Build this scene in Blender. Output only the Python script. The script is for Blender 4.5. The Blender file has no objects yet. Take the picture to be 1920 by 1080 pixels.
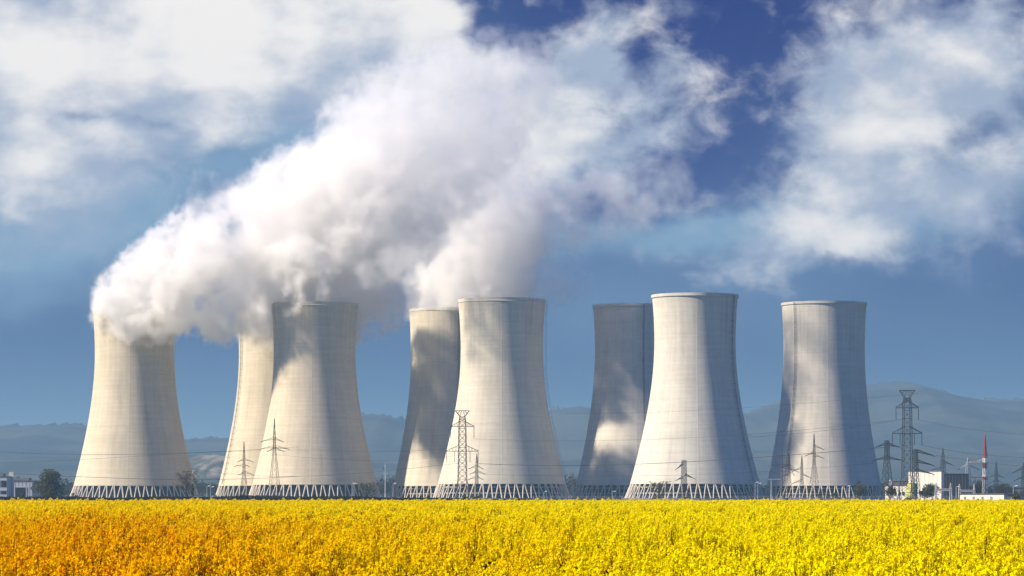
import bpy, math, random
import numpy as np
from mathutils import Vector, Matrix

S = bpy.context.scene
COL = S.collection
random.seed(7)
rng = np.random.default_rng(7)
R = math.radians
F = 6000.0          # focal length in photograph pixels
CX, HY, CZ = 960.0, 930.0, 2.3

# ------------------------------------------------------------------ camera
cam = bpy.data.objects.new('camera', bpy.data.cameras.new('camera'))
COL.objects.link(cam); S.camera = cam
cam.location = (0, 0, CZ); cam.rotation_euler = (math.pi/2, 0, 0)
cam.data.sensor_width = 36; cam.data.lens = F/1920*36
cam.data.shift_y = (HY-540)/1920
cam.data.clip_start = 0.5; cam.data.clip_end = 120000

def P(px, py, D):
    """point seen at photograph pixel px, py at distance D"""
    return Vector(((px-CX)/F*D, D, CZ+(HY-py)/F*D))
def X(px, D): return (px-CX)/F*D
def Z(py, D): return CZ+(HY-py)/F*D

# ------------------------------------------------------------------ exposure, sampling
S.view_settings.view_transform = 'Standard'; S.view_settings.look = 'None'
S.view_settings.exposure = 1.05; S.view_settings.gamma = 1
cy = S.cycles
cy.use_denoising = True
cy.max_bounces = 40; cy.diffuse_bounces = 4; cy.glossy_bounces = 2; cy.transmission_bounces = 3
cy.volume_bounces = 40; cy.transparent_max_bounces = 96
cy.volume_step_rate = 1.0; cy.volume_max_steps = 400
cy.sample_clamp_indirect = 6

# ------------------------------------------------------------------ sun
SUN_AZ, SUN_EL = R(14), R(36)           # light travels to +x, a little away from the camera, and down
sd = Vector((math.cos(SUN_AZ)*math.cos(SUN_EL), math.sin(SUN_AZ)*math.cos(SUN_EL), -math.sin(SUN_EL)))
sun = bpy.data.objects.new('sun', bpy.data.lights.new('sun', 'SUN')); COL.objects.link(sun)
sun.data.energy = 4.8; sun.data.angle = R(0.6); sun.data.color = (1.0, 0.87, 0.70)
sun.rotation_euler = sd.to_track_quat('-Z', 'Y').to_euler()

# ------------------------------------------------------------------ node helper
class NT:
    def __init__(s, nt): s.nt = nt
    def n(s, t, **kw):
        x = s.nt.nodes.new(t)
        for k, v in kw.items(): setattr(x, k, v)
        return x
    def l(s, a, b): s.nt.links.new(a, b)
    def put(s, sock, v):
        if isinstance(v, bpy.types.NodeSocket): s.l(v, sock)
        elif isinstance(v, (tuple, list)) and len(v) == 3 and sock.type == 'RGBA': sock.default_value = (*v, 1)
        else: sock.default_value = v
    def m(s, op, a, b=None, c=None, clamp=False):
        x = s.n('ShaderNodeMath', operation=op); x.use_clamp = clamp
        for i, v in enumerate((a, b, c)):
            if v is not None: s.put(x.inputs[i], v)
        return x.outputs[0]
    def vm(s, op, a, b=None, scale=None):
        x = s.n('ShaderNodeVectorMath', operation=op)
        s.put(x.inputs[0], a)
        if b is not None: s.put(x.inputs[1], b)
        if scale is not None: s.put(x.inputs['Scale'], scale)
        return x.outputs['Value'] if op in ('DISTANCE', 'LENGTH', 'DOT_PRODUCT') else x.outputs[0]
    def noise(s, vec, scale, detail=3, rough=0.55, col=False, dist=0.0):
        x = s.n('ShaderNodeTexNoise')
        if vec is not None: s.l(vec, x.inputs['Vector'])
        x.inputs['Scale'].default_value = scale; x.inputs['Detail'].default_value = detail
        x.inputs['Roughness'].default_value = rough; x.inputs['Distortion'].default_value = dist
        return x.outputs[1 if col else 0]
    def mix(s, f, a, b, mode='MIX'):
        x = s.n('ShaderNodeMix', data_type='RGBA'); x.blend_type = mode
        s.put(x.inputs[0], f); s.put(x.inputs[6], a); s.put(x.inputs[7], b)
        return x.outputs[2]
    def smooth(s, v, lo, hi, a=0.0, b=1.0):
        x = s.n('ShaderNodeMapRange'); x.interpolation_type = 'SMOOTHSTEP'
        s.put(x.inputs[0], v); s.put(x.inputs[1], lo); s.put(x.inputs[2], hi); s.put(x.inputs[3], a); s.put(x.inputs[4], b)
        return x.outputs[0]
    def comb(s, x, y, z):
        c = s.n('ShaderNodeCombineXYZ')
        for i, v in enumerate((x, y, z)): s.put(c.inputs[i], v)
        return c.outputs[0]

# ------------------------------------------------------------------ world: sky and clouds
W = bpy.data.worlds.new('World'); S.world = W; W.use_nodes = True
W.cycles.sampling_method = 'MANUAL'; W.cycles.sample_map_resolution = 512
for n in list(W.node_tree.nodes): W.node_tree.nodes.remove(n)
w = NT(W.node_tree)
tc = w.n('ShaderNodeTexCoord').outputs['Generated']
sep = w.n('ShaderNodeSeparateXYZ'); w.l(tc, sep.inputs[0])
dx, dy, dz = sep.outputs
az = w.m('MULTIPLY', w.m('ARCTAN2', dx, dy), 57.2958)        # degrees to the right of +Y
el = w.m('MULTIPLY', w.m('ARCSINE', dz), 57.2958)            # degrees above the horizon
sky = w.n('ShaderNodeTexSky', sky_type='NISHITA')
sky.sun_disc = False; sky.sun_elevation = SUN_EL
sky.sun_rotation = math.atan2(-sd.x, -sd.y) % (2*math.pi)
sky.altitude = 200; sky.air_density = 1.0; sky.dust_density = 0.3; sky.ozone_density = 2.5
lift = w.m('ADD', w.m('MULTIPLY', w.m('MAXIMUM', dz, 0.0), 6.0), 0.03)
w.l(w.vm('NORMALIZE', w.comb(dx, dy, lift)), sky.inputs['Vector'])
away = w.m('MAXIMUM', w.smooth(w.m('ABSOLUTE', az), 10, 16), w.smooth(el, 10, 14))
base = w.mix(1.0, sky.outputs[0], w.mix(away, w.mix(w.smooth(dz, 0.01, 0.115), (0.50, 0.76, 0.82), (0.02, 0.20, 1.0)), (0.15, 0.46, 0.95)), 'MULTIPLY')

def ae(px, py):
    d = Vector((px-CX, F, HY-py)); return math.degrees(math.atan2(d.x, d.y)), math.degrees(math.asin(d.z/d.length))
PXD = 57.2958/F                                              # degrees per photograph pixel near the view axis
pos = w.comb(az, el, 0.0)
warp = w.vm('SUBTRACT', w.noise(pos, 0.55, 4, 0.6, col=True), (0.5, 0.5, 0.5))
posw = w.vm('ADD', pos, w.vm('SCALE', warp, scale=1.1))
sx = w.n('ShaderNodeSeparateXYZ'); w.l(posw, sx.inputs[0])
def blob(px, py, rx, ry, ang, wt):
    a, e = ae(px, py); c, s_ = math.cos(R(ang)), math.sin(R(ang))
    ux = w.m('SUBTRACT', sx.outputs[0], a); uy = w.m('SUBTRACT', sx.outputs[1], e)
    u = w.m('ADD', w.m('MULTIPLY', ux, c/(rx*PXD)), w.m('MULTIPLY', uy, s_/(rx*PXD)))
    v = w.m('ADD', w.m('MULTIPLY', ux, -s_/(ry*PXD)), w.m('MULTIPLY', uy, c/(ry*PXD)))
    q = w.m('ADD', w.m('MULTIPLY', u, u), w.m('MULTIPLY', v, v))
    return w.m('MULTIPLY', w.m('EXPONENT', w.m('MULTIPLY', q, -1.0)), wt)
def field(lst):
    t = None
    for b in lst:
        g = blob(*b); t = g if t is None else w.m('ADD', t, g)
    return t
far_az = w.smooth(w.m('ABSOLUTE', az), 10, 16); far_el = w.smooth(el, 10, 14)
thick = field([   # the broken bright masses
    (120, 60, 460, 190, 0, 1.25), (560, 60, 330, 150, 0, 0.95), (30, 300, 260, 190, 0, 1.0), (330, 220, 250, 90, 8, 0.40), (770, 70, 170, 130, 0, 0.8),
    (820, 190, 170, 90, 0, 0.55), (1080, 200, 200, 150, 25, 1.0), (1150, 80, 120, 70, 0, 0.65), (980, 330, 150, 120, 0, 0.6), (1290, 200, 70, 90, -30, 0.42),
    (1220, 300, 90, 70, 30, 0.28), (1250, 390, 110, 60, 0, 0.20),
    (1760, 110, 210, 130, 10, 1.05), (1640, 250, 160, 180, 25, 1.1), (1540, 400, 200, 100, 20, 0.8), (1880, 200, 110, 160, 0, 0.55),
    (1860, 360, 190, 60, 25, 0.55), (1900, 440, 110, 50, -10, 0.35), (1500, 475, 210, 50, 5, 0.5),
    (1190, 90, 45, 40, 0, -0.75), (1010, 75, 70, 45, -20, -0.6), (1800, 250, 100, 50, 30, -0.55), (1720, 430, 60, 40, 0, -0.35),
    (170, 195, 70, 16, 0, -0.8), (275, 225, 60, 14, -15, -0.6), (690, 170, 90, 22, -20, -0.55), (450, 310, 130, 60, 20, -0.3), (930, 60, 70, 60, 0, -0.7)])
veil = field([    # thin milky sheets
    (160, 400, 330, 130, 10, 0.75), (520, 300, 260, 150, 0, 0.60), (1300, 432, 420, 34, 2, 0.8), (1080, 520, 330, 90, 0, 0.35), (1560, 420, 260, 120, 15, 0.5),
    (1450, 220, 170, 100, 0, 0.08), (700, 200, 300, 160, 0, 0.5), (1850, 300, 240, 220, 0, 0.30), (40, 470, 260, 80, 8, 0.6), (60, 560, 120, 30, 0, 0.25), (1200, 620, 600, 60, 0, 0.15)])
n1 = w.noise(w.comb(az, w.m('MULTIPLY', el, 1.25), 0.0), 1.15, 8, 0.58, dist=0.25)
n2 = w.noise(w.comb(az, w.m('MULTIPLY', el, 1.6), 4.0), 0.42, 5, 0.55)
cl = w.m('ADD', thick, w.m('MULTIPLY', w.m('SUBTRACT', n1, 0.5), w.m('SUBTRACT', w.smooth(az, -6, 0, 1.3, 1.9), w.smooth(az, 3.5, 7, 0.0, 0.35))))
# the rest of the sky, outside the photographed part, carries scattered cloud from the noise alone
cl = w.m('ADD', cl, w.m('MULTIPLY', w.m('MAXIMUM', far_az, far_el), w.m('SUBTRACT', w.m('MULTIPLY', n2, 1.6), 0.75)))
ma = w.smooth(cl, 0.20, 1.12)
vl = w.m('MULTIPLY', veil, w.m('ADD', 0.55, w.m('MULTIPLY', n2, 0.9)), clamp=True)
tone = w.m('ADD', w.m('MULTIPLY', w.noise(w.comb(az, w.m('MULTIPLY', el, 1.5), 9.0), 0.5, 5, 0.5), 1.0), w.m('MULTIPLY', w.smooth(cl, 0.6, 1.8), 0.12))
ccol = w.mix(w.smooth(tone, 0.43, 0.77), (0.20, 0.235, 0.305), (0.50, 0.48, 0.46))
c1 = w.mix(w.m('MULTIPLY', vl, 0.85), w.vm('SCALE', base, scale=w.m('MULTIPLY_ADD', w.m('MAXIMUM', far_az, far_el), 0.085, 0.038)), (0.13, 0.215, 0.30))
c2 = w.mix(w.m('MULTIPLY', ma, 0.97), c1, ccol)
down = w.smooth(dz, -0.02, -0.12)
c3 = w.mix(down, c2, (0.10, 0.12, 0.10))
bg = w.n('ShaderNodeBackground'); w.l(c3, bg.inputs[0]); bg.inputs[1].default_value = 1.0
w.l(bg.outputs[0], w.n('ShaderNodeOutputWorld').inputs[0])

# ------------------------------------------------------------------ object helpers
def tag(o, label=None, cat=None, group=None, kind=None):
    if label: o['label'] = label
    if cat: o['category'] = cat
    if group: o['group'] = group
    if kind: o['kind'] = kind
    return o
def empty(name, loc=(0, 0, 0), rz=0.0):
    o = bpy.data.objects.new(name, None); COL.objects.link(o); o.location = loc; o.rotation_euler = (0, 0, rz)
    o.empty_display_size = 1
    return o
def link(name, me, mat, parent=None, loc=None):
    o = bpy.data.objects.new(name, me); COL.objects.link(o)
    if mat is not None and not me.materials: me.materials.append(mat)
    if parent is not None: o.parent = parent
    if loc is not None: o.location = loc
    return o
def mesh_np(name, V, Q, smooth=False):
    V = np.asarray(V, np.float32); Q = np.asarray(Q, np.int32); k = Q.shape[1]
    me = bpy.data.meshes.new(name)
    me.vertices.add(len(V)); me.vertices.foreach_set('co', V.ravel())
    me.loops.add(Q.size); me.loops.foreach_set('vertex_index', Q.ravel())
    me.polygons.add(len(Q)); me.polygons.foreach_set('loop_start', np.arange(0, Q.size, k, dtype=np.int32))
    me.polygons.foreach_set('loop_total', np.full(len(Q), k, np.int32))
    if smooth: me.polygons.foreach_set('use_smooth', np.ones(len(Q), bool))
    me.update(); return me
class MB:
    """collects boxes, bars and tubes into one mesh"""
    def __init__(s): s.v = []; s.f = []
    def box(s, x0, x1, y0, y1, z0, z1):
        b = len(s.v)
        s.v += [(x0, y0, z0), (x1, y0, z0), (x1, y1, z0), (x0, y1, z0), (x0, y0, z1), (x1, y0, z1), (x1, y1, z1), (x0, y1, z1)]
        s.f += [tuple(b+i for i in q) for q in ((0, 3, 2, 1), (4, 5, 6, 7), (0, 1, 5, 4), (1, 2, 6, 5), (2, 3, 7, 6), (3, 0, 4, 7))]
    def tube(s, a, b, r0, r1=None, n=4, cap=True):
        a, b = Vector(a), Vector(b); r1 = r0 if r1 is None else r1
        d = (b-a)
        if d.length < 1e-6: return
        d.normalize(); u = d.orthogonal().normalized(); v = d.cross(u); k = len(s.v)
        for c, r in ((a, r0), (b, r1)):
            for i in range(n):
                t = 2*math.pi*(i+.5)/n; p = c+(u*math.cos(t)+v*math.sin(t))*r; s.v.append(tuple(p))
        for i in range(n): s.f.append((k+i, k+(i+1) % n, k+n+(i+1) % n, k+n+i))
        if cap: s.f.append(tuple(k+i for i in reversed(range(n)))); s.f.append(tuple(k+n+i for i in range(n)))
    def path(s, pts, r, n=4):
        for a, b in zip(pts, pts[1:]): s.tube(a, b, r, r, n)
    def lathe(s, prof, n=32, a0=0, a1=2*math.pi, c=(0, 0)):
        k = len(s.v); full = abs(a1-a0-2*math.pi) < 1e-6; m = n if full else n+1
        for r, z in prof:
            for i in range(m):
                t = a0+(a1-a0)*i/n; s.v.append((c[0]+r*math.sin(t), c[1]-r*math.cos(t), z))
        for j in range(len(prof)-1):
            for i in range(n):
                i2 = (i+1) % m
                s.f.append((k+j*m+i, k+j*m+i2, k+(j+1)*m+i2, k+(j+1)*m+i))
    def build(s, name, mat, parent=None, loc=None, smooth=False):
        me = bpy.data.meshes.new(name); me.from_pydata(s.v, [], s.f); me.update()
        if smooth: me.polygons.foreach_set('use_smooth', np.ones(len(me.polygons), bool))
        return link(name, me, mat, parent, loc)

# ------------------------------------------------------------------ materials
def mat(name, col, rough=0.8, var=0.15, scale=0.5, spec=0.25, metallic=0.0, col2=None, detail=4):
    m = bpy.data.materials.new(name); m.use_nodes = True; t = NT(m.node_tree)
    b = m.node_tree.nodes['Principled BSDF']
    co = t.n('ShaderNodeTexCoord').outputs['Object']
    nz = t.noise(co, scale, detail, 0.6)
    c2 = col2 or tuple(c*(1-var*1.6) for c in col)
    t.l(t.mix(t.smooth(nz, 0.3, 0.7), tuple(c*(1+var*.5) for c in col), c2), b.inputs['Base Color'])
    b.inputs['Roughness'].default_value = rough; b.inputs['Specular IOR Level'].default_value = spec
    b.inputs['Metallic'].default_value = metallic
    return m
def concrete(name, col, stain=0.0):
    """tower shell: lift rings and shuttering panels, damp streaks"""
    m = bpy.data.materials.new(name); m.use_nodes = True; t = NT(m.node_tree)
    b = m.node_tree.nodes['Principled BSDF']
    uv = t.n('ShaderNodeUVMap', uv_map='UVMap').outputs[0]          # u: metres round the throat, v: metres up
    br = t.n('ShaderNodeTexBrick'); t.l(uv, br.inputs['Vector'])
    br.offset = 0.0; br.squash = 1.0; br.inputs['Scale'].default_value = 1.0
    br.inputs['Brick Width'].default_value = 2.6; br.inputs['Row Height'].default_value = 1.9
    br.inputs['Mortar Size'].default_value = 0.16; br.inputs['Mortar Smooth'].default_value = 0.6
    br.inputs['Color1'].default_value = (1.0, 1.0, 1.0, 1); br.inputs['Color2'].default_value = (0.95, 0.95, 0.95, 1); br.inputs['Mortar'].default_value = (0.945, 0.945, 0.95, 1)
    s2 = t.n('ShaderNodeSeparateXYZ'); t.l(uv, s2.inputs[0])
    row = t.noise(t.comb(t.m('MULTIPLY', s2.outputs[0], 0.04), t.m('MULTIPLY', s2.outputs[1], 1.0), 0.0), 0.45, 3, 0.7)
    streak = t.noise(t.comb(s2.outputs[0], t.m('MULTIPLY', s2.outputs[1], 0.06), 0.0), 0.35, 5, 0.65)
    blot = t.noise(t.comb(s2.outputs[0], s2.outputs[1], 0.0), 0.045, 6, 0.6)
    k = t.m('MULTIPLY', t.smooth(row, 0.25, 0.75, 0.90, 1.04), t.smooth(streak, 0.3, 0.75, 1.03, 0.88))
    k = t.m('MULTIPLY', k, t.smooth(blot, 0.3, 0.7, 0.93, 1.03))
    c = t.mix(1.0, br.outputs[0], tuple(col), 'MULTIPLY')
    damp = t.noise(t.comb(t.m('ADD', s2.outputs[0], 50.0+stain*90), t.m('MULTIPLY', s2.outputs[1], 0.10), stain*7.0), 0.16, 5, 0.6, dist=0.4)
    k = t.m('MULTIPLY', k, t.smooth(damp, 0.56, 0.72, 1.0, 0.86))
    runs = t.noise(t.comb(t.m('ADD', s2.outputs[0], stain*33.0), t.m('MULTIPLY', s2.outputs[1], 0.03), 2.0), 0.55, 4, 0.7)
    k = t.m('MULTIPLY', k, t.m('SUBTRACT', 1.0, t.m('MULTIPLY', t.smooth(runs, 0.48, 0.66, 0.0, 0.17), t.smooth(s2.outputs[1], 70, 132))))
    t.l(t.vm('SCALE', c, scale=k), b.inputs['Base Color'])
    b.inputs['Roughness'].default_value = 0.9; b.inputs['Specular IOR Level'].default_value = 0.15
    bp = t.n('ShaderNodeBump'); bp.inputs['Strength'].default_value = 0.15; bp.inputs['Distance'].default_value = 0.25
    t.l(br.outputs[1], bp.inputs['Height']); bp.invert = True; t.l(bp.outputs[0], b.inputs['Normal'])
    return m
M = dict(
    steel=mat('pylon_steel', (0.03, 0.033, 0.04), 0.6, .2, .3),
    steel_pale=mat('galvanised_steel', (0.42, 0.43, 0.45), 0.5, .15, .5),
    insul=mat('insulator_glass', (0.035, 0.04, 0.05), 0.4, .1, 2),
    lip=mat('rim_concrete', (0.52, 0.49, 0.44), 0.85, .12, .08),
    legs=mat('leg_concrete', (0.56, 0.50, 0.42), 0.9, .12, .6),
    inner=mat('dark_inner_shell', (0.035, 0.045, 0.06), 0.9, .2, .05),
    fill=mat('fill_pack', (0.012, 0.02, 0.03), 0.9, .4, .15),
    basin=mat('basin_concrete', (0.16, 0.15, 0.14), 0.9, .2, .3),
    white=mat('white_cladding', (0.66, 0.61, 0.53), 0.8, .06, .15),
    bluewhite=mat('pale_blue_cladding', (0.48, 0.50, 0.54), 0.7, .06, .2),
    darkhall=mat('dark_wall', (0.035, 0.045, 0.06), 0.7, .15, .1),
    glass=mat('dark_glazing', (0.02, 0.025, 0.035), 0.25, .2, .3, spec=.6),
    grey=mat('grey_render', (0.20, 0.20, 0.20), 0.85, .15, .2),
    yellow=mat('yellow_green_paint', (0.42, 0.42, 0.12), 0.7, .12, .4),
    red=mat('red_paint', (0.34, 0.055, 0.045), 0.6, .1, .5),
    wpaint=mat('white_paint', (0.75, 0.74, 0.72), 0.6, .05, .5),
    roof=mat('roof_felt', (0.10, 0.11, 0.12), 0.9, .2, .3),
    bark=mat('bark', (0.05, 0.04, 0.03), 0.95, .3, 1.5),
)
def leafmat(name, c1, c2, sc=0.25):
    m = bpy.data.materials.new(name); m.use_nodes = True; t = NT(m.node_tree)
    for n in list(m.node_tree.nodes):
        if n.type == 'BSDF_PRINCIPLED': m.node_tree.nodes.remove(n)
    g = t.n('ShaderNodeNewGeometry').outputs['Position']
    c = t.mix(t.smooth(t.noise(g, sc, 3, .6), .35, .65), c1, c2)
    d = t.n('ShaderNodeBsdfDiffuse'); tr = t.n('ShaderNodeBsdfTranslucent'); t.l(c, d.inputs[0]); t.l(c, tr.inputs[0])
    mx = t.n('ShaderNodeMixShader'); mx.inputs[0].default_value = 0.3; t.l(d.outputs[0], mx.inputs[1]); t.l(tr.outputs[0], mx.inputs[2])
    t.l(mx.outputs[0], m.node_tree.nodes['Material Output'].inputs['Surface']); return m
M['leaf'] = leafmat('dark_leaves', (0.050, 0.055, 0.022), (0.085, 0.080, 0.030))
M['leaf_olive'] = leafmat('olive_leaves', (0.085, 0.080, 0.025), (0.13, 0.11, 0.04))
M['leaf_brown'] = leafmat('budding_twigs', (0.075, 0.062, 0.035), (0.11, 0.085, 0.045))
M['leaf_far'] = leafmat('wood_leaves', (0.028, 0.030, 0.022), (0.055, 0.050, 0.032), 0.06)

# ------------------------------------------------------------------ ground and hills
def ground_mat():
    m = bpy.data.materials.new('meadow_ground'); m.use_nodes = True; t = NT(m.node_tree)
    b = m.node_tree.nodes['Principled BSDF']; g = t.n('ShaderNodeNewGeometry').outputs['Position']
    c = t.mix(t.smooth(t.noise(g, .02, 5, .6), .35, .65), (0.10, 0.10, 0.03), (0.17, 0.14, 0.045))
    c = t.mix(t.smooth(t.noise(g, .004, 3, .5), .45, .6), c, (0.08, 0.10, 0.04))
    t.l(c, b.inputs['Base Color']); b.inputs['Roughness'].default_value = 1; b.inputs['Specular IOR Level'].default_value = 0.05
    return m
g = MB(); n_ = 24
gx = np.linspace(-30000, 30000, n_); gy = np.concatenate([[-3000], np.linspace(-200, 3000, 10), np.linspace(5000, 42000, 12)])
for y in gy:
    for x in gx: g.v.append((x, y, 0))
for j in range(len(gy)-1):
    for i in range(n_-1): a = j*n_+i; g.f.append((a, a+1, a+1+n_, a+n_))
tag(g.build('ground', ground_mat()), kind='structure')

def hillmat(name, c1, c2, sc, bare=None):
    m = bpy.data.materials.new(name); m.use_nodes = True; t = NT(m.node_tree)
    b = m.node_tree.nodes['Principled BSDF']; gpos = t.n('ShaderNodeNewGeometry').outputs['Position']
    c = t.mix(t.smooth(t.noise(gpos, sc, 6, .65), .4, .6), c1, c2)
    if bare:
        sp = t.n('ShaderNodeSeparateXYZ'); t.l(gpos, sp.inputs[0])
        f = t.smooth(t.noise(t.comb(sp.outputs[0], 0.0, t.m('MULTIPLY', sp.outputs[2], 1.3)), .022, 4, .6, dist=.8), .42, .56)
        f = t.m('MULTIPLY', f, t.smooth(sp.outputs[2], 28, 36))
        c = t.mix(f, c, bare)
    t.l(c, b.inputs['Base Color']); b.inputs['Roughness'].default_value = 1; b.inputs['Specular IOR Level'].default_value = 0.05
    return m
def fbm1(x, seed, octs=5, lac=2.1, gain=.55):
    r = np.zeros_like(x); a = 1.0
    rs = np.random.default_rng(seed)
    for o in range(octs):
        ph = rs.uniform(0, 6.28, 3); fr = lac**o
        r += a*(np.sin(x*fr+ph[0])+.6*np.sin(x*fr*1.618+ph[1])+.4*np.sin(x*fr*2.3+ph[2]))/2; a *= gain
    return r
def ridge(name, D, prof, depth, mtl, seed, rough=3.0, trees=0.0, nx=420, ny=14):
    px = np.linspace(prof[0][0], prof[-1][0], nx)
    top = np.interp(px, [p[0] for p in prof], [p[1] for p in prof])
    ker = np.hanning(9); ker /= ker.sum(); top = np.convolve(np.pad(top, 4, 'edge'), ker, 'valid')
    h = CZ+(HY-top)/F*D + fbm1(px*.03, seed)*rough
    if trees:
        rs = np.random.default_rng(seed)
        jag = np.abs(np.convolve(rs.normal(size=nx+4), np.hanning(5), 'valid'))
        jag = jag*trees
    else: jag = np.zeros(nx)
    Vv = []; q = []
    for j in range(ny):
        t = j/(ny-1); prof_t = math.sin(min(t*1.35, 1)*math.pi/2) if t < .74 else math.cos((t-.74)/.26*math.pi/2)
        yy = D-depth*(.74-t)
        wob = fbm1(px*.035+j*5.7, seed+1)*rough*.15*(1 if 0 < t < .7 else 0)
        hh = np.maximum(h*prof_t+wob*t+jag*(abs(t-.74) < .04), -2) if 0 < j < ny-1 else np.full(nx, -4.0)
        Vv.append(np.stack([(px-CX)/F*D, np.full(nx, yy), hh], 1))
    Vv = np.concatenate(Vv); i = np.arange(nx-1)
    for j in range(ny-1):
        a = j*nx+i; q.append(np.stack([a, a+1, a+1+nx, a+nx], 1))
    o = link(name, mesh_np(name, Vv, np.concatenate(q), True), mtl); tag(o, kind='structure'); return o
HM = hillmat('wooded_hillside', (0.03, 0.045, 0.05), (0.065, 0.075, 0.07), .003)
ridge('hills', 9000, [(-900, 830), (-300, 812), (0, 801), (110, 799), (160, 798), (300, 818), (360, 825), (430, 823), (560, 815), (660, 782), (700, 777), (730, 779), (765, 795), (860, 812),
    (960, 795), (1035, 771), (1085, 764), (1130, 768), (1250, 790), (1390, 778), (1430, 765), (1465, 752), (1540, 735), (1620, 723), (1680, 719), (1720, 727), (1760, 741), (1830, 752), (1920, 753), (2100, 760), (2800, 800)], 2600, HM, 3, 2.0, 7.0, nx=1100)
ridge('hills', 6800, [(-900, 868), (0, 862), (130, 856), (330, 862), (480, 866), (760, 870), (1060, 862), (1300, 858), (1430, 846), (1650, 838), (1800, 846), (1920, 850), (2800, 866)], 1600, HM, 5, 2.0, 4.0, nx=900)
ridge('hills', 5200, [(200, 935), (300, 885), (335, 862), (352, 853), (412, 855), (440, 860), (480, 885), (540, 935)], 700,
      hillmat('quarry_face', (0.045, 0.06, 0.05), (0.07, 0.08, 0.06), .012, (0.27, 0.225, 0.17)), 8, 1.0, 1.5, nx=240)

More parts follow.
